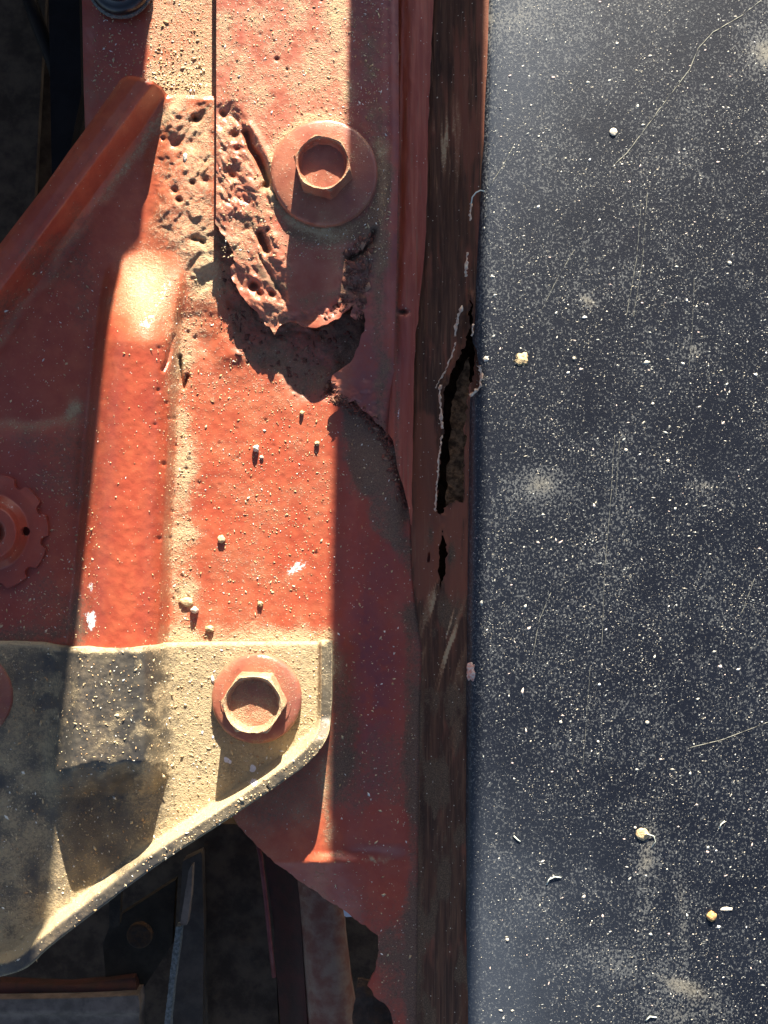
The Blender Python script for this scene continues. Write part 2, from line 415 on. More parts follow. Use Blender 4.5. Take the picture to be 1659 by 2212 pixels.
def aP(x, y):
    x_, y_ = x, y
    x = x_+34*(fbm(x_, y_, 60, 301, 4)-.5)*2*.6; y = y_+34*(fbm(x_, y_, 60, 302, 4)-.5)*2*.6
    n = fbm(x, y, 46, 77, 4)
    d = .10+.24*(n-.5)
    litx = sm(330, 372, x)
    d = d+.52*np.exp(-((x-(392+12*(n-.5)))/26)**2)*sm(640, 760, y)*(.5+n)
    d = d+.14*sm(380, 420, x)*sm(720, 700, x)*(n*1.6)
    d = d+.62*sm(1335, 1383, y+20*(n-.5))*sm(1520, 1440, y)*sm(330, 420, x)*sm(760, 715, x)
    d = d+.34*area(x, y, CORR, 25)+.25*blob(x, y, 440, 620, 60, 120)
    d = d+.62*blob(x, y, 312, 625, 56, 88)+.10*sm(225, 260, x)*sm(370, 330, x)*n  # pale blob paints the sun glow on the bead top into its dust
    d = d-.2*sm(372, 330, x)*sm(700, 800, y)*sm(150, 220, x)
    # dust thinned on both shaded sides to deepen shade in colour; left pocket dust
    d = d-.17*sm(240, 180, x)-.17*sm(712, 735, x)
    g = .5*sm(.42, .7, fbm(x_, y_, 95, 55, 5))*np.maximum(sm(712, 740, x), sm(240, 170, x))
    yb = 915-40*sm(100, 180, x)
    d = d+.50*np.exp(-((y-yb)/20)**2)*sm(200, 165, x)+.42*blob(x, y, 165, 900, 22, 70)
    s = rib_s(x, y)
    d = d+.40*np.exp(-((s-122)/14)**2)
    g = g+.18*np.exp(-((s-52)/6)**2)
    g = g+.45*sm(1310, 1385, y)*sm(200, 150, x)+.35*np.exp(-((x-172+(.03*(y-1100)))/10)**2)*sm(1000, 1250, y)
    g = g+.8*area(x, y, [(740, 860), (800, 900), (840, 940), (880, 1050), (888, 1250), (850, 1190), (800, 1100), (745, 990)], 18)
    g = g+.75*area(x, y, CAV, 16)*(.35+1.2*n)+.9*area(x, y, CORR, 14)*sm(.60, .74, fbm(x_+y_*.5, y_*.45, 26, 66, 4))
    g = g+.7*area(x, y, [(715, 1390), (740, 1400), (765, 1520), (775, 1640), (720, 1750), (700, 1700)], 22)
    g = g+.62*sm(862, 885, x)*sm(1200, 1350, y)
    g = g+.55*area(x, y, [(470, 1700), (700, 1560), (700, 1760), (560, 1800)], 30)  # dark patch below the bracket corner, lip shade painted into the colour
    g = g+.35*sm(1870, 1960, y)*n*1.6
    g = g+.5*blob(x, y, 440, 745, 22, 45, -.4)
    d = d+1.1*sm(.35, .6, fbm(x, y, 12, 64, 4))*n*np.exp(-((y-(1846+.06*(x-700)))/9)**2)*sm(650, 700, x)*sm(865, 830, x)
    d = d+.3*np.exp(-((x-705)/12)**2)*sm(1600, 1650, y)*sm(1850, 1800, y)  # paler stripe paints in the strip of sunlight below the bracket corner
    w = .62*blob(x, y, 640, 1222, 38, 20, -.4)+.85*blob(x, y, 192, 1338, 14, 22)+.55*blob(x, y, 188, 1265, 10, 26)+.35*blob(x, y, 285, 1190, 6, 50)+.3*blob(x, y, 815, 1400, 18, 8)+.3*blob(x, y, 300, 920, 14, 10)
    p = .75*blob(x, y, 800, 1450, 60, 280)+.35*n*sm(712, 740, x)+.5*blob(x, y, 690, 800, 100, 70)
    p = p+.4*sm(150, 60, x)*blob(x, y, 60, 1100, 150, 300)
    return dict(dust=d, grime=g, white=w, tint=np.clip(p, 0, 1))
P_OUT = [(262, 170), (275, 163), (300, 166), (330, 175), (350, 188), (362, 206), (380, 204), (463, 208), (560, 210), (560, 300), (700, 560), (930, 700), (930, 2290),
         (862, 2290), (850, 2212), (845, 2190), (830, 2165), (808, 2152), (795, 2128), (808, 2100), (819, 2060), (815, 2022), (790, 2000), (740, 1965), (700, 1940), (650, 1905), (600, 1870), (560, 1835), (515, 1785), (490, 1740), (300, 1640), (-70, 1600), (-70, 620), (0, 527), (100, 397), (150, 325), (180, 285), (225, 222)]
def partly_rough(pts, rngs, amp, seed):
    o = rough_poly(pts, 7, amp, 16, seed); c = rough_poly(pts, 7, 0, 16, seed)
    return [q if any(a <= r[1] <= b and l <= r[0] <= h for (l, h, a, b) in rngs) else r for q, r in zip(o, c)]
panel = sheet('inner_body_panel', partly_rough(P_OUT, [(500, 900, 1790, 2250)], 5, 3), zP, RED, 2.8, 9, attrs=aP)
tag(panel, 'red oxide painted inner wing panel with long pressed bead, diagonal rib and rust-pitted upper corner', 'body panel')

# ------------------------------------------------------------------ upper rail sheet, torn open by rust
S_OUT = [(468, -460), (858, -460), (862, 300), (856, 600), (850, 800), (856, 960), (884, 1075), (868, 1050), (850, 990), (836, 945), (820, 915), (800, 895), (778, 878), (762, 862), (745, 872), (728, 858),
         (718, 830), (718, 808), (745, 798), (765, 780), (776, 745), (784, 715), (790, 690), (782, 672), (768, 690), (757, 682), (770, 655), (752, 668), (728, 690), (700, 704), (676, 708), (655, 704), (632, 694), (614, 700), (598, 712), (592, 724), (584, 706),
         (570, 694), (545, 664), (520, 634), (504, 604), (499, 578), (512, 566), (497, 540), (484, 510), (467, 484)]
S_HOLES = []
SC = [(468, 225), (500, 225), (535, 270), (560, 320), (590, 400), (590, 480), (630, 560), (625, 700), (590, 730), (490, 590), (460, 500)]
S_PITS = [(pr.uniform(472, 590), pr.uniform(230, 690), pr.uniform(4, 10), pr.uniform(5, 13)) for _ in range(6)]
S_PITS += [(482, 246, 7, 12), (506, 292, 10, 16), (549, 618, 9, 22), (560, 633, 7, 16), (586, 635, 7, 14), (500, 380, 7, 12), (620, 150, 3, 5), (598, 128, 4, 8)]
S_PITS += [(pr.uniform(480, 740), pr.uniform(0, 240), pr.uniform(2, 4), pr.uniform(1.5, 3)) for _ in range(14)]
def zS(x, y):
    z = 58+0*x
    z = z-22*sm(560, 720, y)*sm(700, 640, x)
    z = z-34*sm(700, 950, y)-10*sm(820, 856, x)
    z = z-10*sm(690, 760, x)*sm(500, 620, y)
    c = area(x, y, SC, 14)
    wx = x+18*(fbm(x, y, 22, 80)-.5); wy = y+18*(fbm(x, y, 22, 81)-.5)
    z = z+c*(flakes(wx-wy*.35, wy*.7, 60, 14, 3.6, 4)+15*(fbm(wx-wy*.35, wy*.75, 46, 15, 3)-.5)-7*sm(.62, .82, fbm(wx-wy*.6, wy*.3, 38, 67, 3))+2.4*(fbm(x, y, 10, 91, 3)-.5))
    z = z+6*np.exp(-(pdist(x, y, [(540, 270), (560, 300), (590, 360), (592, 420)])/7)**2)
    z = z-26*np.exp(-(pdist(x, y, [(532, 288), (541, 318), (560, 345), (578, 392), (575, 402)])/7.5)**2)
    z = z-26*np.exp(-(pdist(x, y, [(562, 505), (568, 522), (575, 538)])/8)**2)
    z = z-10*np.exp(-(pdist(x, y, [(612, 690), (650, 690), (720, 665), (765, 630)])/14)**2)*(fbm(x, y, 12, 6)*1.6)
    cr = area(x, y, [(735, 540), (812, 500), (800, 620), (780, 700), (740, 700), (735, 620)], 12)+sm(780, 860, y)*sm(840, 800, x)
    z = z+cr*(19*(fbm(x, y, 22, 44, 5)-.5))
    z = z-16*np.exp(-(pdist(x, y, [(808, 500), (802, 522), (780, 545), (756, 560)])/7)**2)
    z = z+4*np.exp(-(pdist(x, y, [(845, -70), (848, 300), (838, 560), (838, 800)])/6)**2)
    z = z+pits(x, y, S_PITS)
    z = z+.9*(fbm(x, y, 13, 61, 4)-.5)*2
    return z
def aS(x, y):
    x_, y_ = x, y
    x = x_+20*(fbm(x_, y_, 60, 301, 4)-.5)*2*.6; y = y_+20*(fbm(x_, y_, 60, 302, 4)-.5)*2*.6
    n = fbm(x, y, 40, 177, 4)
    d = .19+.40*(n-.5)-.22*sm(742, 775, x)+.22*sm(300, 200, y)*n*1.6+.17*area(x, y, SC, 15)  # dust thinned right of the shade edge, deepening the shade in colour
    rr = np.hypot(x-700, y-378)
    d = d+.45*np.exp(-((rr-122)/10)**2)*sm(745, 690, x)+.28*np.exp(-((rr-132)/20)**2)*sm(600, 700, x)+.25*np.exp(-((x-822)/18)**2)*sm(150, 350, y)*n*1.6+.25*np.exp(-((x-737)/14)**2)*sm(330, 100, y)
    g = .75*np.exp(-((rr-132)/20)**2)*sm(440, 520, y+.5*(x-600))+.55*np.exp(-((x-800)/26)**2)*sm(380, 120, y)*n*1.7
    g = g+.75*np.exp(-((x-822)/20)**2)*sm(150, 350, y)*(.5+n)+.5*area(x, y, [(600, 500), (800, 480), (800, 520), (620, 540)], 16)
    g = g+.45*area(x, y, [(640, 640), (740, 615), (730, 660), (640, 690)], 12)*n*1.7
    g = g+.9*np.exp(-(pdist(x, y, [(808, 500), (802, 522), (780, 545), (756, 560)])/9)**2)+.9*area(x, y, SC, 12)*sm(.60, .76, fbm(x_-y_*.5, y_*.45, 34, 67, 4))+.7*area(x, y, [(735, 540), (812, 500), (800, 620), (780, 700), (740, 700), (735, 620)], 12)*(n*1.7)
    w = .3*blob(x, y, 805, 60, 18, 14)+.25*blob(x, y, 790, 110, 14, 40)
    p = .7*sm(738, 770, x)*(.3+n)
    return dict(dust=d, grime=g, white=w, tint=np.clip(p, 0, 1))
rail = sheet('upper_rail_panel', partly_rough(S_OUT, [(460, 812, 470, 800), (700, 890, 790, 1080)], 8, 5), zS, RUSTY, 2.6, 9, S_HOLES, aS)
tag(rail, 'salmon red rail sheet at the top, rusted through below its bolt to a ragged tongue', 'body panel')

q = [W(468, -460, 55), W(468, 60, 55), W(467, 140, 55), W(467, 215, 55)]
V = [(p[0]+dx*S, p[1], zz*S) for p in q for dx, zz in ((.6, 56), (7, 56), (7, -30), (.6, -30))]
F = [(4*i+a, 4*i+(a+1) % 4, 4*i+4+(a+1) % 4, 4*i+4+a) for i in range(3) for a in range(4)]
mk('folded_edge', V, F, SEAL, rail, False)
# sheet behind, top left
def zC(x, y): return -14+10*sm(200, 175, x)*0-16*sm(215, 170, x)+2*(fbm(x, y, 16, 91, 4)-.5)-8*sm(330, 250, x)*sm(40, 130, y)
def aC(x, y):
    n = fbm(x, y, 40, 7, 4)
    return dict(dust=.52+.35*(n-.4)+.25*sm(120, 200, y)-.62*sm(330, 300, x), grime=.5*sm(300, 260, x)*sm(60, 160, y)*n, white=.5*blob(x, y, 430, 182, 40, 8, .1), tint=.6*sm(330, 300, x)*n)  # dust drops and purple rises past the shade edge, deepening shade in colour
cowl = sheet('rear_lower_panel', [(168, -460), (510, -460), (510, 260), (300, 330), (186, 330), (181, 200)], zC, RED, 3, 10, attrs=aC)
tag(cowl, 'red panel behind the diagonal rib at the top left, half sunlit and sand dusted', 'body panel')

# ------------------------------------------------------------------ fender: brown inner flange, sealer, black skin
fen = empty('fender', W(1300, 1106, 60))
tag(fen, 'glossy blue-black fender speckled with dust, its brown inner flange cracked open at the edge', 'fender')
E_L = [(936, -70), (926, 200), (922, 330), (919, 500), (905, 640), (894, 750), (889, 1000), (888, 1150), (891, 1250), (900, 1330), (912, 1400), (907, 1550), (904, 1800), (900, 2290)]
def edge_x(y): return np.interp(y, [-70, 150, 400, 700, 860, 1000, 1400, 1700, 2290], [1046, 1042, 1034, 1022, 1014, 1012, 1007, 1003, 996])
CRK = [(1016, 640), (1013, 700), (1006, 740), (996, 765), (977, 797), (963, 836), (957, 880), (957, 930), (950, 985), (946, 1060), (944, 1106), (952, 1118), (960, 1100), (975, 1085), (1001, 1086), (1004, 1000), (1006, 930), (1008, 870), (1012, 850), (1026, 800), (1024, 740), (1021, 664)]
CRK2 = [(955, 1140), (959, 1158), (965, 1180), (967, 1200), (960, 1216), (961, 1238), (953, 1272), (951, 1250), (946, 1236), (951, 1206), (949, 1186), (953, 1162)]
CRK3 = [(927, 1188), (930, 1200), (928, 1216), (922, 1214), (924, 1198)]
def zW(x, y):
    xe = edge_x(y); xl = np.interp(y, [p[1] for p in E_L], [p[0] for p in E_L])
    u = np.clip((x-xl)/(xe-xl), 0, 1)
    z = 6+54*u**1.3
    z = z+2.0*(fbm(x, y*.12, 9, 15, 3)-.5)*2+3*(fbm(x, y*.3, 40, 25, 2)-.5)
    k = np.exp(-(pdist(x, y, CRK[:12])/10)**2)+.7*np.exp(-(pdist(x, y, CRK2, True)/7)**2)
    z = z+k*(7+11*(fbm(x, y, 10, 33, 3)-.5))
    z = z+5*blob(x, y, 955, 1330, 18, 90, -.25)*(fbm(x, y*.3+x, 7, 3, 3))
    return z
def aW(x, y):
    n = fbm(x*1.0, y*.15, 16, 5, 4)
    n2 = 1.5*sm(.42, .68, fbm(x+.28*y*(y > 1200), y*.05, 6, 8, 4))
    t_ = .6*blob(x, y, 962, 310, 42, 130)*n2*n*2.0+.6*blob(x, y, 950, 1350, 40, 120, -.2)*n2*n*1.8+.4*sm(1230, 1330, y)*n2*n
    d = t_-.22+.3*np.exp(-(pdist(x, y, [(950, 840), (955, 930), (948, 1000), (944, 1110)])/4)**2)  # pale line along the crack stands in for a sunlit rim
    g = .7*sm(925, 900, x)*sm(1380, 1500, y)*(.3+n)+.2*n
    pr_ = 1.0*area(x, y, [(890, 960), (905, 900), (940, 900), (945, 1100), (1000, 1090), (1004, 1180), (1000, 1330), (975, 1330), (950, 1260), (900, 1290), (892, 1190)], 22)+.3*sm(990, 1010, x)*sm(1500, 1200, y)+.2*sm(1000, 800, y)*sm(960, 990, x)
    k_ = blob(x, y, 965, 1330, 14, 34, -.3)+.7*blob(x, y, 930, 1155, 8, 24)+.8*blob(x, y, 975, 1200, 10, 30)
    g = g+.9*k_+.9*sm(.52, .68, fbm(x, y*.3, 30, 71, 4))*sm(1250, 1350, y)
    return dict(dust=d, grime=g, white=.0*x, tint=.0*x, prime=pr_-.8*k_+1.5*(fbm(x, y*.35, 34, 61, 4)-.5)+.35*n2*n*sm(1500, 1300, y)+.12)
flg_out = E_L+[(1030, 2290), (1040, 1700), (1045, 1000), (1052, 400), (1062, -70)]
flange = sheet('inner_flange', flg_out, zW, BROWN, 2.8, 6, [rough_poly(CRK, 4, 7, 9, 2), rough_poly(CRK2, 3, 5, 7, 2), CRK3], aW, fen)
# warmer, redder stretch of the flange beside the crack: worn through to primer
def zI(x, y): return 12+12*sm(975, 1006, x)+20*(fbm(x, y, 26, 88, 4)-.5)
sheet('rotten_inner_layer', rough_poly([(990, 810), (1014, 770), (1016, 1120), (1000, 1150), (960, 1150), (964, 1090), (968, 1000), (974, 900)], 6, 6, 14, 4), zI, RUSTIN, 4, 5, parent=fen)
sheet('crack_shade_backing', [(925, 540), (1075, 540), (1070, 1340), (925, 1340)], lambda x, y: -45+14*(fbm(x, y, 30, 8)-.5), simple('crack_shade_black', (.012, .008, .006), (.03, .018, .011), 20, .9, 5), 5, 6, parent=fen)  # black sheet added under the crack; its colour stands in for deep shade
def zSe(x, y):
    c = np.interp(y, [-70, 400, 700, 1000, 1100], [892, 890, 878, 870, 880])
    return 16+16*np.exp(-((x-c)/24)**2)+26*sm(862, 846, x)*0+2.2*(fbm(x, y*.2, 10, 3, 3)-.5)*2+4*np.exp(-((x-np.interp(y, [-70, 300, 700], [869, 862, 850]))/4)**2)-18*blob(x, y, 871, 674, 9, 5)
def aSe(x, y):
    n = fbm(x, y*.2, 16, 9, 4)
    return dict(dust=-.1+.3*np.exp(-((x-868)/5)**2)*n, grime=.6*np.exp(-((x-858)/9)**2)*n*1.6+.9*blob(x, y, 871, 674, 9, 5), white=.6*blob(x, y, 861, 890, 4, 22)+.4*blob(x, y, 812, 575, 4, 10), tint=.5*blob(x, y, 868, 760, 30, 120))
sealer = sheet('seam_sealer', rough_poly([(852, -70), (938, -70), (928, 200), (924, 330), (921, 500), (908, 640), (896, 750), (891, 1000), (890, 1150), (880, 1080), (858, 1010), (850, 950), (838, 935), (842, 880), (848, 700), (850, 500), (860, 330), (862, 150)], 9, 2.5, 30, 6), zSe, SEAL, 2.8, 12, attrs=aSe)
tag(sealer, 'dark red ribbed bead of brushed seam sealer running down beside the brown fender flange', 'seam sealer')
F_OUT = [(1046, -70), (1042, 150), (1034, 400), (1027, 560), (1022, 700), (1021, 738), (1030, 755), (1035, 790), (1041, 812), (1036, 838), (1022, 852), (1014, 860), (1012, 1000), (1007, 1400), (1003, 1700), (996, 2290), (1760, 2290), (1760, -70)]
def zF(x, y):
    d = x-edge_x(y)
    z = 84-26*np.exp(-np.maximum(d, 0)/13)+.035*np.maximum(d-10, 0)-.00006*np.maximum(d, 0)**2
    z = z-.000012*(y-1106)**2
    return z+1.2*(fbm(x, y, 140, 3, 2)-.5)
def aF(x, y):
    n = fbm(x, y, 60, 23, 4); d = .12*(n-.5)
    for cx, cy, rx, ry, a, k in [(1175, 1050, 45, 40, 0, .55), (1645, 115, 45, 38, 0, .6), (1270, 650, 30, 14, .8, .5), (1500, 755, 26, 18, 0, .35), (1400, 1850, 26, 110, .15, .45), (1470, 1950, 14, 120, -.1, .4),
                                 (1390, 1990, 20, 70, .2, .35), (1480, 2130, 60, 22, .25, .75), (1330, 2080, 110, 30, .4, .3), (1470, 2190, 120, 35, 0, .4), (1070, 1832, 22, 12, .5, .35), (1520, 1050, 35, 14, 0, .4), (1110, 30, 120, 70, 0, .3), (1560, 1950, 90, 90, 0, .1), (1060, 1420, 30, 30, 0, .2)]:
        d = d+k*blob(x, y, cx, cy, rx, ry, a)*(.35+1.3*n)
    e = x-edge_x(y)
    d = d+.38*np.exp(-(np.maximum(e-8, 0)/16)**2)*sm(6, 10, e)*sm(900, 500, y)
    f = (.03+.9*np.exp(-e/210)*sm(800, 0, y)+.20*np.exp(-e/160)+1.0*np.exp(-e/280)*sm(1500, 2212, y)+.22*sm(350, 0, y)*np.exp(-e/600))*sm(8, 26, e)*(.75+.5*n)  # paler near the left edge, top and bottom: sheen painted into the colour
    return dict(dust=d, film_or_sheen=f)
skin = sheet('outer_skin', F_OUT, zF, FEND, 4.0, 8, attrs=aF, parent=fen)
# flaked paint along the broken edge, coloured pale in place of sunlight
def crust(pts, rad):
    q = []; r_ = []
    for (a, b) in zip(pts[:-1], pts[1:]):
        k = max(2, int(math.hypot(a[0]-b[0], a[1]-b[1])/4))
        for j in range(k):
            t_ = j/k
            q.append((a[0]+(b[0]-a[0])*t_+random.uniform(-1.5, 1.5), a[1]+(b[1]-a[1])*t_, a[2]+(b[2]-a[2])*t_+random.uniform(-2, 2)))
            r_.append(rad*random.uniform(.35, 1.5))
    return tube('flaked_edge', q, r_, CRUST, fen, 6, .9)
crust([(953, 832, 60), (950, 850, 58), (952, 880, 56), (955, 930, 52)], 2.6)
crust([(947, 838, 56), (958, 834, 62)], 3.2)
crust([(998, 660, 70), (993, 675, 72), (988, 690, 66), (982, 730, 60)], 3.2)
crust([(1010, 545, 74), (1006, 580, 74), (1007, 600, 72)], 3.4)
crust([(1017, 440, 76), (1016, 480, 76)], 2.4)
crust([(1036, 790, 86), (1040, 812, 86), (1036, 838, 86), (1020, 852, 84), (1012, 858, 82)], 3.2)
crust([(1022, 700, 84), (1019, 730, 82)], 2.0)
crust([(955, 940, 44), (948, 990, 44), (944, 1050, 44), (940, 1108, 42)], 1.8)
crust([(940, 838, 50), (962, 800, 56), (975, 770, 60), (986, 735, 66)], 1.6)
# scratches, shallow raised burrs in the paint
def scratch(pts, w=.8, op=None):
    o = []
    for i, (a, b) in enumerate(zip(pts[:-1], pts[1:])):
        k = max(2, int(math.hypot(a[0]-b[0], a[1]-b[1])/8))
        for j in range(k+(1 if i == len(pts)-2 else 0)):
            t_ = j/k; x = a[0]+(b[0]-a[0])*t_+random.uniform(-.5, .5); y = a[1]+(b[1]-a[1])*t_
            o.append((x, y, float(zF(np.array([x]), np.array([y]))[0])+.1))
    tube('scratch', o, [w*.8*random.choice((.1, .5, .8, 1.1)) for _ in o], SCR, fen, 4)
SCR = simple('scratch_burr', (.20, .21, .19), (.32, .31, .25), 8, .6, .5)
scratch([(1652, -5), (1600, 35), (1540, 70), (1508, 105), (1490, 150), (1440, 215), (1400, 270), (1355, 330), (1320, 362)], 1.3)
scratch([(1385, 440), (1375, 560), (1352, 690)]); scratch([(1398, 420), (1388, 560), (1368, 690)])
scratch([(1240, 540), (1205, 600), (1170, 670)], .7); scratch([(1110, 315), (1085, 360), (1060, 400)], .7)
scratch([(1328, 940), (1318, 1100), (1306, 1230), (1300, 1400)], .6); scratch([(1338, 950), (1330, 1080)], .6)
scratch([(1659, 1560), (1560, 1598), (1490, 1615)], .9); scratch([(1275, 1440), (1262, 1620), (1258, 1660)], .5)
scratch([(1190, 1280), (1165, 1340), (1150, 1420)], .6); scratch([(1500, 600), (1495, 720), (1488, 800)], .4)
scratch([(1630, 1250), (1600, 1330)], .6)

# ------------------------------------------------------------------ black hinge bracket
LIP = [(706, 1388), (705, 1560), (694, 1598), (655, 1643), (595, 1684), (465, 1772), (330, 1858), (200, 1957), (95, 2036), (58, 2075), (15, 2095), (-90, 2110)]
def chaikin(p, closed, k=2):
    for _ in range(k):
        q = []; n = len(p)
        for i in range(n if closed else n-1):
            a = p[i]; b = p[(i+1) % n]
            q += [(a[0]*.75+b[0]*.25, a[1]*.75+b[1]*.25), (a[0]*.25+b[0]*.75, a[1]*.25+b[1]*.75)]
        p = q if closed else [p[0]]+q+[p[-1]]
    return p
B_OUT = [(-80, 1384), (95, 1386), (125, 1396), (160, 1401), (300, 1400), (345, 1392), (390, 1387), (600, 1386), (700, 1385), (714, 1387), (718, 1394), (716, 1560), (705, 1602), (664, 1652), (602, 1695), (472, 1784), (336, 1870), (206, 1970), (102, 2049), (66, 2088), (18, 2108), (-90, 2124)]
B_TOP = B_OUT[:9]; LIP = chaikin(LIP, False); B_OUT = chaikin(B_OUT, True)
def zB(x, y):
    z = 14+16*sm(220, 120, x)+0*x
    hb = 84*sm(88, 150, x+.0*y)*sm(378, 322, x)*sm(1e9, 0, 0*x)
    hb = 108*(sm(np.interp(y, [1380, 1700], [118, 84]), np.interp(y, [1380, 1700], [190, 160]), x))*sm(380, 300, x)
    z = z+hb*sm(1735, 1660, y+14*np.sin((x-90)/95.)+46*(fbm(x, y, 70, 8)-.5)+22*sm(290, 370, x))*1.0
    # hollow below the bead
    z = z-9*blob(x, y, 210, 1800, 120, 90)-6*sm(130, 90, x)
    d = pdist(x, y, LIP); dx = pdist(x, y, LIP[:3])
    right = sm(1605, 1545, y)
    h = 76*(1-right)+30*right
    wd = 36*(1-right)+20*right
    h = h*sm(-100, 30, x)
    z = z+h*sm(wd, 10, d)
    z = z-6*np.exp(-(pdist(x, y, B_TOP)/4.5)**2)
    z = z+.9*(fbm(x, y, 9, 51, 4)-.5)*2+2*(fbm(x, y, 40, 15, 3)-.5)
    # nick in the rim
    z = z-7*np.exp(-(pdist(x, y, [(577, 1700), (590, 1722)])/1.8)**2)
    return z
def aB(x, y):
    n = fbm(x, y, 36, 97, 4); m = fbm(x, y, 110, 17, 3)
    d = .54+.10*sm(140, 90, x)+.55*(n-.5)+.25*(m-.5)+.3*sm(300, 400, x)
    d = d-1.35*blob(x, y, 225, 1530, 110, 150)*sm(.38, .66, fbm(x, y, 20, 12, 5))-.05*blob(x, y, 220, 1530, 105, 130)-.3*sm(400, 300, x)*sm(.4, .75, fbm(x, y, 60, 19, 5))
    dl = pdist(x, y, LIP)
    d = d+.35*sm(60, 30, dl)*sm(12, 18, dl)-.52*sm(13, 9, dl)
    d = d+.5*sm(12, 6, pdist(x, y, [(x0, y0+3) for x0, y0 in B_TOP]))*(y < 1420)
    d = d-.30*blob(x, y, 190, 1740, 90, 50)-.12*blob(x, y, 210, 1840, 110, 70)-.2*blob(x, y, 60, 1640, 60, 120)*m
    g = .55*sm(340, 200, x)*n*1.6+.35*blob(x, y, 210, 1790, 120, 90)
    return dict(dust=np.minimum(d+.06*sm(160, 90, x)*sm(1500, 1700, y), .86), grime=g, white=0*x, tint=0*x)
brk = empty('hinge_bracket', W(350, 1700, 10))
tag(brk, 'sand-dusted black steel bracket with turned-up rim, bolted over the lower red panel', 'bracket')
sheet('bracket_plate', rough_poly(B_OUT, 8, .8, 10, 2), zB, BRK, 2.6, 11, attrs=aB, parent=brk, floor=2)
def splash(cx, cy, r, seed):
    R = random.Random(seed)
    pts = [(cx+r*R.uniform(.6, 1.15)*math.cos(a*.5236), cy+1.3*r*R.uniform(.6, 1.1)*math.sin(a*.5236)) for a in range(12)]
    sheet('paint_splash', pts, lambda x, y: zB(x, y)+1.2, SPLASH, 1.5, 1.2, parent=brk)
for i, (a, b, r) in enumerate([(546, 1661, 7), (548, 1690, 7.5), (489, 1641, 6), (497, 1646, 4), (437, 1582, 3), (460, 1592, 2.5)]): splash(a, b, r, i)

# ------------------------------------------------------------------ bolts
def bolt(px, py, zb, rw, rh, label, rot, hh=82, tilt=0):
    e = empty('flange_bolt', W(px, py, zb))
    tag(e, label, 'bolt', 'hex bolts with wide washers')
    w = lathe('washer', px, py, zb, [(rw-5, -2, 0), (rw, 3, 0), (rw, 13, 0), (rw-3, 18, 0), (rw-9, 20.5, 0), (rw*.75, 22, 0), (rh*1.15, 24, 0), (rh*.9, 24.5, 0)], BOLT, e, 96, amp=1.0)
    h = lathe('hex_head', px, py, zb, [(rh*1.02, 20, 1), (rh*1.02, 24, 1), (rh*1.03, hh-10, 1), (rh*1.01, hh-3, .95), (rh*.96, hh, .6), (rh*.92, hh+1, .3), (rh*.86, hh-.5, 0), (rh*.82, hh-5, 0), (rh*.81, hh-17, 0), (rh*.74, hh-22, 0), (rh*.4, hh-23, 0), (rh*.12, hh-22, 0)], BOLT, e, 96, amp=2.2, rot=rot)
    return e
BD = {'hex_head.001': 1, 'washer.001': 1}
def bsm():
    for o in list(COL.objects):
        if o.name.startswith('hex_head') or o.name.startswith('washer'):
            me = o.data
            for a in ('dust', 'grime', 'white', 'tint'):
                co = np.zeros(len(me.vertices)*3, np.float32); me.vertices.foreach_get('co', co); co = co.reshape(-1, 3)/S
                at = me.attributes.new(a, 'FLOAT', 'POINT')
                n = fbm(co[:, 0], co[:, 1], 30, 4)
                v = {'dust': (.50 if o.matrix_basis.translation.z >= 0 and BD.get(o.name, 0) else .26)+.5*(n-.5), 'grime': .25*n, 'white': 0*n, 'tint': .6*sm(20, 60, co[:, 0])}[a]
                if a == 'dust' and o.name.startswith('hex'): v = v+.25*sm(60, 66, co[:, 2])
                at.data.foreach_set('value', v.astype(np.float32))
            me.set_sharp_from_angle(angle=math.radians(38))
bolt(701, 378, 56, 112, 60, 'hex bolt on a broad red washer crossed by the shadow line, above the rusted hole', .25, 84)
bolt(556, 1507, 15, 96, 66, 'hex bolt on a pale red washer at the sunlit corner of the black bracket', .05, 88)
bolt(-62, 1500, 12, 94, 60, 'maroon washer and bolt cut off by the left picture edge on the black bracket', .3)
bsm()

# scalloped disc at the left edge
cxd, cyd = -22, 1150
out = []
notch = [-.42, .17, -1.02, .78, 1.4, -1.6, 2.0, 2.7, -2.3, -2.9]
for k in range(240):
    a = -math.pi+2*math.pi*k/240; r = 126.
    for q in notch:
        dd = abs((a-q+math.pi) % (2*math.pi)-math.pi)
        r -= 15*max(0, 1-(dd/.11)**4)
    out.append((cxd+r*math.cos(a), cyd+r*math.sin(a)))
notch_hole = [(55+10*math.cos(k*.3927), 1148+10*math.sin(k*.3927)) for k in range(16)]
def zD(x, y):
    r = np.hypot(x-cxd, y-cyd)
    return np.interp(r, [0, 24, 28, 34, 56, 66, 84, 96, 108, 126], [14, 18, 50, 62, 60, 42, 24, 24, 23, 19])+1.0*(fbm(x, y, 12, 4)-.5)
def aD(x, y):
    n = fbm(x, y, 20, 2); r = np.hypot(x-cxd, y-cyd)
    return dict(dust=-.05+.2*n, grime=.5*np.exp(-((r-28)/6)**2)+.5*np.exp(-((r-122)/5)**2)*n, white=.55*blob(x, y, 22, 1095, 12, 14)*n*1.6, tint=.35*n)  # white patch painted on as a highlight
disc = sheet('scalloped_disc', out, zD, RED, 2.4, 14, [notch_hole], aD)
tag(disc, 'round maroon cap with notched rim and one small hole at the left edge', 'cap')

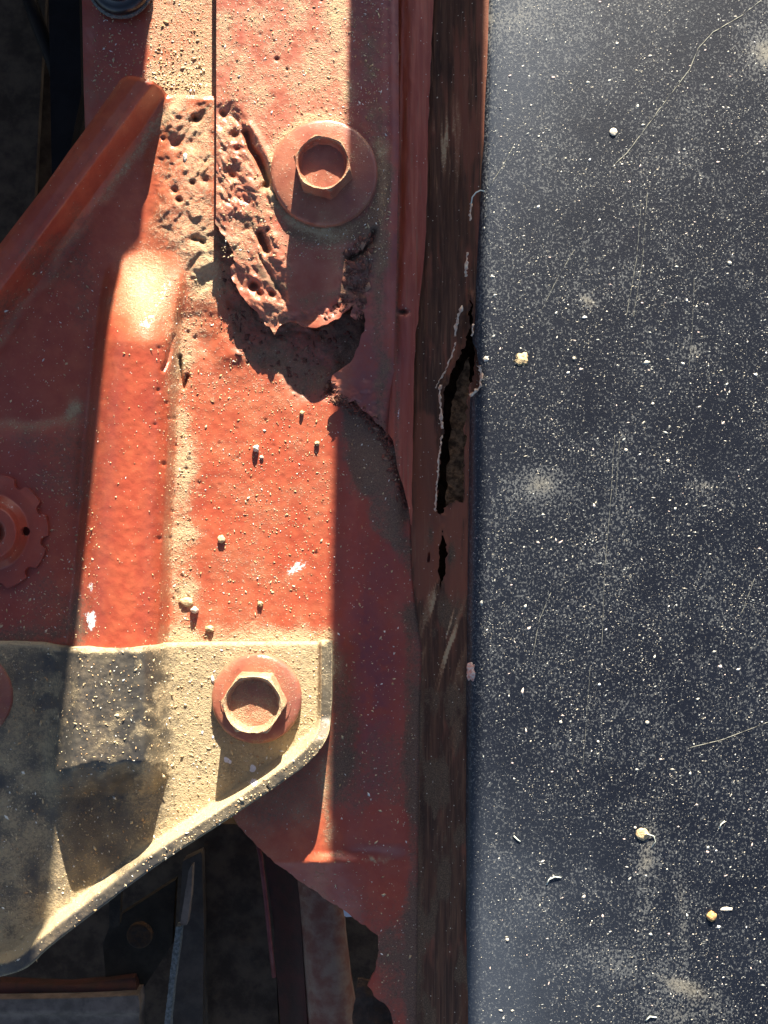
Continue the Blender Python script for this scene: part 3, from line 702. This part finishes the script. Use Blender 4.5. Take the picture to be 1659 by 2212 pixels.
# black rubber stop, top edge
st = empty('rubber_stop', W(262, -32, 0)); tag(st, 'shiny black rubber stop peeking in at the top edge on the dark red panel', 'rubber stop')
lathe('cap', 262, -28, 0, [(64, 4, 0), (66, 12, 0), (64, 22, 0), (56, 28, 0), (46, 32, 0), (45, 38, 0), (50, 44, 0), (52, 52, 0), (46, 60, 0), (30, 64, 0), (8, 66, 0)], RUBBER, st, 64)
lathe('collar', 262, -28, -4, [(68, 0, 0), (71, 3, 0), (70, 8, 0), (64, 10, 0), (40, 10, 0)], STRIP, st, 64, amp=2)

# ------------------------------------------------------------------ dark engine bay below
def box_beam(name, pts, z, thick, mat, label, cat, amp=4, parent=None):
    o = sheet(name, pts, lambda x, y: z+amp*(fbm(x, y, 60, 5, 3)-.5)*2, mat, 8, thick, parent=parent)
    return tag(o, label, cat) if not parent else o
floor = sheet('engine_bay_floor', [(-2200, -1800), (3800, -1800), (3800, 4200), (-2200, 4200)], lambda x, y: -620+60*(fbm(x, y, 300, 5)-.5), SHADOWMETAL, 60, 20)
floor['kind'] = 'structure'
b1 = empty('steel_strut', W(670, 2050, -150)); tag(b1, 'grimy pinkish-brown steel strut rising behind the lower edge of the red panel', 'strut')
def zbm(x, y):
    c = np.interp(y, [1800, 2300], [688, 722]); return -175-60*np.abs((x-c)/60)**4+5*(fbm(x, y, 30, 9)-.5)
sheet('front_face', [(630, 1840), (725, 1840), (743, 1965), (746, 2020), (758, 2120), (774, 2212), (785, 2300), (668, 2300), (663, 2212), (655, 2080), (646, 1930)], zbm, BEAMRED, 4, 40, parent=b1)
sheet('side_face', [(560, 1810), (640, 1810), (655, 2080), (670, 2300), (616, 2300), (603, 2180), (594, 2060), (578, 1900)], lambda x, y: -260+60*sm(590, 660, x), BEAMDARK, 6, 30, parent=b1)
o = tube('thin_rod', [(550, 1790, -90), (563, 1850, -95), (574, 1940, -110), (584, 2040, -130), (592, 2110, -150)], 5, RODRED); tag(o, 'thin maroon rod running down into the dark beside the steel strut', 'rod')
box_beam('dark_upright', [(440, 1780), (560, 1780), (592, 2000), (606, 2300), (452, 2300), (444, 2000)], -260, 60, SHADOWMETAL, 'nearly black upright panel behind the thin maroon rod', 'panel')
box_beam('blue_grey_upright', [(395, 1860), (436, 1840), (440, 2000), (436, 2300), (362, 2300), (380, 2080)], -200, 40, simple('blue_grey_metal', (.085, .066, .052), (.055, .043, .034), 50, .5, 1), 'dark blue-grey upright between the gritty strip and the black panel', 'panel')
strip = empty('rubber_seal_strip', W(385, 2050, -150)); tag(strip, 'pale gritty grey seal strip standing in the dark under the bracket rim', 'seal strip')
sheet('upper_segment', rough_poly([(408, 1880), (416, 1868), (412, 1940), (404, 1998), (388, 2000), (398, 1940)], 6, 1, 8, 3), lambda x, y: -110+0*x, LEDGE, 3, 30, parent=strip)
sheet('lower_segment', rough_poly([(380, 2002), (393, 2000), (386, 2060), (376, 2130), (368, 2212), (364, 2300), (346, 2300), (355, 2212), (366, 2110)], 6, 1.2, 8, 3), lambda x, y: -105+3*(fbm(x, y, 6, 5)-.5), STRIP, 3, 30, parent=strip)
led = empty('lower_ledge', W(150, 2170, -200)); tag(led, 'grey-brown ledge crossing the dark bottom left corner below the bracket', 'ledge')
sheet('ledge_top', [(-80, 2160), (180, 2156), (298, 2150), (302, 2170), (296, 2300), (-80, 2300)], lambda x, y: -160-20*sm(2185, 2200, y), LEDGE, 6, 60, parent=led)
sheet('ledge_lip', [(-80, 2118), (150, 2128), (290, 2112), (296, 2140), (-80, 2150)], lambda x, y: -190-14*sm(2136, 2120, y), BEAMDARK, 6, 30, parent=led)
o = lathe('rusty_plug', 303, 2018, -190, [(30, 0, 0), (30, 8, 0), (26, 12, 0), (18, 10, 0), (8, 9, 0)], simple('rust_plug', (.07, .038, .02), (.04, .027, .02), 14, .8, 3)); tag(o, 'round rusty plug in the dark panel under the bracket rim', 'plug')
box_beam('angled_dark_plate', [(240, 1990), (380, 1900), (372, 2040), (300, 2150), (230, 2130), (222, 2040)], -230, 30, simple('dirty_plate', (.034, .026, .018), (.05, .038, .026), 40, .7, 2), 'dirty dark plate around the rusty plug', 'plate')
o = box_beam('bright_ground_sliver', [(740, 1955), (764, 1968), (768, 1980), (744, 1981)], -140, 6, WHITE, 'small white sliver standing in for bright ground between the strut and the panel edge', 'ground sliver', 0)  # white piece added for the bright ground beyond the gap
o = sheet('crumpled_brown_sheet', rough_poly([(772, 2115), (800, 2120), (870, 2140), (900, 2300), (780, 2300), (760, 2200)], 8, 4, 20, 3), lambda x, y: -78+26*(fbm(x, y, 40, 3)-.5), simple('crumpled_grime', (.05, .036, .027), (.075, .05, .038), 30, .8, 5), 4, 8)
tag(o, 'crumpled grimy brown sheet under the ragged bottom corner of the red panel', 'sheet')
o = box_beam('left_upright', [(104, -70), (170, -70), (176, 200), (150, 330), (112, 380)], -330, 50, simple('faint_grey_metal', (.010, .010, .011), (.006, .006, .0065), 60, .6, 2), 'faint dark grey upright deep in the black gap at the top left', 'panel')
o = tube('dark_hose', [(40, -70, -380), (85, 60, -380), (120, 150, -390), (140, 230, -420)], 18, simple('hose', (.02, .015, .012), (.012, .01, .01), 30, .6, 1)); tag(o, 'dark brown hose curving through the black gap at the top left', 'hose')
tag(sheet('channel_bracket', [(236, 1930), (262, 1915), (258, 2000), (236, 2010)], lambda x, y: -150+0*x, simple('bare_brown_steel', (.05, .037, .026), (.03, .023, .017), 20, .6, 2), 4, 20), 'small brown tab in the dark above the rusty plug', 'tab')
# splash wall that closes the dark bay on the far side
wl_ = []
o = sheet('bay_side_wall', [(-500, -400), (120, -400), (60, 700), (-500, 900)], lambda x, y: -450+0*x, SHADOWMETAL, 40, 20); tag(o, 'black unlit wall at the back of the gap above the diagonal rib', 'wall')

# ------------------------------------------------------------------ unseen panel and bar, added above the picture to cast two shade edges
T = math.tan(ELEV)*math.sqrt(1+AZ*AZ)
def slab(name, pts, yv, dep, mat, label, cat):
    V = []
    for dy in (0, dep):
        for i, (x, z) in enumerate(pts): V.append(((x-CX)*S, (-(yv-CY)+dy)*S, z*S))
    n = len(pts); F = [tuple(range(n)), tuple(reversed(range(n, 2*n)))]+[(i, n+i, n+(i+1) % n, (i+1) % n) for i in range(n)]
    o = mk(name, V, F, mat, None, False); return tag(o, label, cat)
def foot(xl, yl, y0): return (xl+AZ*(yl-y0), (yl-y0)*T)
slab('shade_panel', [(-3200, -500), (325+AZ*1200, -500), (325+AZ*1200, (1200+120)*T)]+[(xl+AZ*(1200+yl), (1200+yl)*T) for xl, yl in ((316, 180), (322, 300), (312, 440), (304, 520), (266, 566))]+[(325+AZ*1200, 1500), (-3200, 1800)], -1200, 20, CASTERM, 'unseen panel above the picture, added to shade the left side', 'shade caster')  # added unseen; right side and its tab shaped to cast the left shade edge
y0 = -1500
L0 = [foot(752, -500, y0), foot(744, 0, y0), foot(712, 1380, y0), foot(704, 2300, y0), foot(700, 2800, y0)]
R0 = [foot(996, 2800, y0), foot(1000, 2300, y0), foot(1028, 0, y0), foot(1032, -500, y0)]
slab('shade_bar', L0+R0, y0, 12, CASTERM, 'unseen leaning bar above the picture, added to shade the strip beside the fender', 'added shade bar')  # added unseen; outline shaped to shade the strip left of the fender

# ------------------------------------------------------------------ crumbs, stones, lint
def scatter(n, x0, x1, y0, y1, w=None):
    xs = rng.uniform(x0, x1, n); ys = rng.uniform(y0, y1, n)
    if w is not None:
        k = rng.random(n) < w(xs, ys); xs = xs[k]; ys = ys[k]
    return xs, ys
xs, ys = scatter(16000, 225, 715, 600, 1392, lambda x, y: np.clip(.12+.8*np.exp(-((x-392)/28)**2)+.7*sm(1340, 1385, y)*sm(300, 380, x)+.3*sm(400, 480, x)*fbm(x, y, 60, 3)*1.5-.08*sm(370, 300, x), .02, 1))
m = ~inside(xs, ys, CAV)
xs, ys = xs[m], ys[m]
g = crumbs('panel_grit', xs, ys, zP(xs, ys), np.minimum(rng.gamma(1.3, .42, len(xs))+.4, 2.6), GRIT, 2.2, .7)
tag(g, 'sand grit scattered over the sunlit red panel', 'grit', kind='stuff')
xs, ys = scatter(5200, 475, 845, -10, 560, lambda x, y: .35+.65*fbm(x, y, 50, 9))
m = (np.hypot(xs-700, ys-378) > 116)
xs, ys = xs[m], ys[m]
g = crumbs('rail_grit', xs, ys, zS(xs, ys), np.minimum(rng.gamma(1.4, .45, len(xs))+.35, 2.4), GRIT, 2.4, .6)
tag(g, 'fine grit stuck to the upper rail sheet', 'grit', kind='stuff')
xs, ys = scatter(2600, 200, 445, -10, 200, lambda x, y: .25+.75*sm(310, 340, x)*sm(60, 180, y))
g = crumbs('rear_panel_grit', xs, ys, zC(xs, ys), rng.gamma(2, .5, len(xs))+.4, GRIT, 2, .6)
tag(g, 'fine sand on the rear panel at the top left', 'grit', kind='stuff')
xs, ys = scatter(9000, 0, 700, 1400, 2080, lambda x, y: .25+.5*sm(300, 400, x)+.1*fbm(x, y, 40, 3))
m = inside(xs, ys, B_OUT) & (np.hypot(xs-556, ys-1507) > 98)
xs, ys = xs[m], ys[m]
g = crumbs('bracket_grit', xs, ys, zB(xs, ys), rng.gamma(2, .5, len(xs))+.3, GRIT, 2.2, .6)
tag(g, 'fine sand clinging to the black bracket', 'grit', kind='stuff')
xs, ys = scatter(2500, 0, 215, 560, 1380, lambda x, y: .3+.4*sm(800, 1300, y))
m = rib_s(xs, ys) > 10
xs, ys = xs[m], ys[m]
g = crumbs('shaded_panel_grit', xs, ys, zP(xs, ys), rng.gamma(1.8, .45, len(xs))+.3, GRIT, 2.2, .5)
tag(g, 'fine grit on the shaded left part of the red panel', 'grit', kind='stuff')
xs, ys = scatter(1800, 720, 900, 900, 2150, lambda x, y: .5+0*x)
m = inside(xs, ys, P_OUT); xs, ys = xs[m], ys[m]
g = crumbs('lower_panel_grit', xs, ys, zP(xs, ys), rng.gamma(1.8, .4, len(xs))+.3, GRIT, 2, .5)
tag(g, 'fine grit on the shaded right part of the red panel', 'grit', kind='stuff')
RSC = grain_mat('rust_scale_crumb', (.13, .052, .034), (.22, .075, .048), (.30, .17, .11))
xs, ys = scatter(3000, 470, 800, 480, 870); m = inside(xs, ys, CAV) & (rng.random(len(xs)) < .2+1.3*sm(.4, .65, fbm(xs, ys, 40, 3))); xs, ys = xs[m], ys[m]
g = crumbs('rust_scale', xs, ys, zP(xs, ys)-1, rng.gamma(1.3, 1.2, len(xs))+.6, RSC, 2.0, .45)
tag(g, 'loose brown rust scale and dirt in the hollow under the torn rail sheet', 'rust scale', kind='stuff')
CRU = [(738, 545), (770, 520), (812, 498), (806, 560), (792, 640), (782, 690), (768, 690), (770, 655), (745, 668), (700, 698), (690, 690), (735, 650), (745, 600)]
xs, ys = scatter(2000, 680, 815, 490, 700); m = inside(xs, ys, CRU); xs, ys = xs[m], ys[m]
g = crumbs('rust_crust', xs, ys, zS(xs, ys)-1, rng.gamma(1.4, 1.3, len(xs))+.7, RSC, 2.0, .5)
tag(g, 'crumbly brown rust crust beside the hole below the upper bolt', 'rust crust', kind='stuff')
q = [(718, 830), (728, 858), (762, 866), (800, 898), (838, 948), (870, 1050), (888, 1090)]
t_ = rng.random(1300)*6; i_ = t_.astype(int); f_ = t_-i_; q = np.array(q, float)
xs = q[i_, 0]*(1-f_)+q[i_+1, 0]*f_+rng.normal(-5, 7, 1300); ys = q[i_, 1]*(1-f_)+q[i_+1, 1]*f_+rng.normal(4, 6, 1300)
g = crumbs('rust_flakes', xs, ys, np.where(inside(xs, ys, S_OUT), zS(xs, ys), zP(xs, ys))-.5, rng.gamma(1.4, 1.0, 1300)+.6, RSC, 2.2, .5)
tag(g, 'brown rust flakes along the broken lower edge of the rail sheet', 'rust flakes', kind='stuff')
# fender: countless specks, most slanting the same way
def fw(x, y): return np.clip(-.02+1.15*fbm(x, y, 90, 41, 5)**1.3*(1-.55*sm(1250, 1020, x)*sm(1300, 1700, y)), 0, 1)
xs, ys = scatter(95000, 1014, 1670, -10, 2222, fw)
m = xs > edge_x(ys)+9+rng.exponential(8, len(xs)); xs, ys = xs[m], ys[m]
r = rng.gamma(1.3, .27, len(xs))+.30
g = crumbs('fender_specks', xs, ys, zF(xs, ys)-.2, r, SPECK, 2.4, .35, None, .6, .9)
tag(g, 'thousands of pale dust specks stuck to the black fender', 'specks', kind='stuff')
xs, ys = scatter(260, 1030, 1670, -10, 2222)
g = crumbs('fender_flecks', xs, ys, zF(xs, ys)-.2, rng.gamma(2.5, .6, len(xs))+1.2, grain_mat('fleck', (.5, .5, .44), (.5, .4, .36), (.75, .74, .7)), 1.8, .3, None, .6, 1.3)
tag(g, 'larger pale flecks among the specks on the black fender', 'flecks', kind='stuff')
def stone(name, px, py, zf, r, mat, label, cat, seed, **k):
    z = float(zf(np.array([float(px)]), np.array([float(py)]))[0])
    return tag(lump(name, px, py, z, r, mat, seed, **k), label, cat)
stone('mud_crumb', 478, 1165, zP, 8, SAND, 'largest sandy mud crumb, alone in the middle of the sunlit red panel', 'mud crumb', 1, sz=.7)
stone('small_stone', 553, 968, zP, 6.5, PALE, 'round white grain casting a short shadow on the red panel left of the shade edge', 'stone', 2, sz=1.3)
stone('small_stone', 565, 988, zP, 4, PALE, 'tiny white grain just below and right of the round white grain', 'stone', 3)
stone('small_stone', 420, 1318, zP, 7.5, PALE, 'white pebble with a long dark shadow just above the bracket edge', 'stone', 4, sz=1.5)
stone('mud_crumb', 402, 1300, zP, 10, SAND, 'sandy crumb touching the upper left of the white pebble above the bracket', 'mud crumb', 5, sx=1.5, sz=.5)
stone('mud_crumb', 452, 1358, zP, 7, SAND, 'flat sandy crumb at the bracket top edge, right of the white pebble', 'mud crumb', 6, sx=1.4, sz=.8)
stone('mud_crumb', 562, 1305, zP, 6, SAND, 'lone brown crumb on the lower sunlit red panel, above the bracket bolt', 'mud crumb', 7)
stone('mud_crumb', 685, 958, zP, 5, SAND, 'yellowish crumb close to the shade edge on the red panel', 'mud crumb', 8, sz=1.1)
stone('mud_crumb', 652, 892, zP, 4.5, SAND, 'small crumb on the red panel just below the rounded bolt shadow', 'mud crumb', 9, sz=1.2)
stone('small_stone', 400, 340, zP, 5, PALE, 'white grain lodged in the pitted corner under the rib end', 'stone', 10, sy=1.8)
stone('mud_spot', 1388, 1802, zF, 13, SAND, 'round tan mud spot on the lower black fender', 'mud spot', 11, sz=.25, sub=4, rough=.2)
stone('mud_spot', 1537, 1980, zF, 9.5, ORNG, 'orange mud spot near the lower right corner of the black fender', 'mud spot', 12, sz=.4)
stone('mud_spot', 1126, 777, zF, 12, SAND, 'flaky pale green-yellow spot on the black fender beside the cracked edge', 'mud spot', 13, sz=.15, rough=.9)
stone('white_spot', 1325, 285, zF, 8, PALE, 'bright white round spot on the upper black fender beside the long scratch', 'spot', 14, sz=.3, rough=.2)
stone('pink_chip', 1017, 1452, zF, 10, simple('pink_chip', (.7, .28, .2), (.75, .66, .55), 6, .6, 2), 'pink and white paint chip hanging on the black fender edge', 'paint chip', 15, sy=1.7, sz=.5, rough=.8)
stone('paper_chip', 1050, 775, zF, 5, PALE, 'little white triangular chip on the black fender beside the edge notch', 'chip', 16, sz=.2, rough=.9)
stone('mud_spot', 1569, 1964, zF, 5, PALE, 'slim pale flake just above the orange mud spot', 'flake', 17, sx=2.6, sy=.8, sz=.2)
for i, (x, y, r, lb) in enumerate([(1352, 972, 3.5, 'round white fleck in the middle of the black fender, above the twin long scratches'), (1443, 996, 3.5, 'white fleck on the mid fender, right of the long vertical scratches'), (1576, 568, 4, 'white fleck near the right picture edge, a quarter of the way down'),
        (1410, 872, 3, 'small white fleck above and between two others in mid fender'), (1240, 774, 3.5, 'white fleck to the right of the flaky pale spot'), (1211, 1560, 3.5, 'pinkish white fleck left of the two level with it, below mid fender'),
        (1398, 1561, 4, 'white fleck at the right end of a level pair, below mid fender'), (1292, 1602, 2.5, 'tiny white fleck beside the faint lower vertical scratch'), (1096, 2030, 3.5, 'lowest white fleck near the fender edge'), (1372, 1788, 3, 'tiny white fleck touching the upper left of the tan mud spot')]):
    z = float(zF(np.array([float(x)]), np.array([float(y)]))[0])
    tag(lump('white_fleck', x, y, z, r, PALE, i+1, sz=.4, sub=2, rough=.3), lb, 'fleck', 'tiny round white flecks on the fender')
def fibre(pts, zf, r, label):
    q = []
    for x, y, h in pts:
        q.append((x, y, float(zf(np.array([float(x)]), np.array([float(y)]))[0])+h))
    tag(tube('lint_fibre', q, r, FIBER, None, 6), label, 'fibre')
zf80 = lambda x, y: 78+0*x
fibre([(1018, 440, 0), (1020, 426, 3), (1028, 416, 5), (1038, 411, 6), (1047, 413, 8)], zf80, 1.3, 'pale curved fibre sticking out of the fender edge near the top')
fibre([(1181, 1911, 1), (1186, 1900, 2), (1198, 1894, 3), (1212, 1896, 1)], zF, 1.2, 'hooked pale lint fibre on the lower black fender left of the tan spot')
fibre([(1554, 1790, 1), (1558, 1780, 2), (1566, 1774, 1)], zF, 1.3, 'small greenish lint curl on the right part of the black fender')
fibre([(1110, 1806, 1), (1118, 1814, 1.5), (1124, 1818, 1)], zF, 1.2, 'short straight lint piece on the fender, left of the tan spot')
fibre([(1393, 1800, 8), (1412, 1806, 2), (1416, 1818, 1), (1408, 1830, 1)], zF, 1.0, 'thin green fibre curling beside the tan mud spot')
fibre([(1395, 2205, 1), (1404, 2196, 2), (1418, 2198, 1)], zF, 1.6, 'pale lint curl at the bottom edge of the black fender')
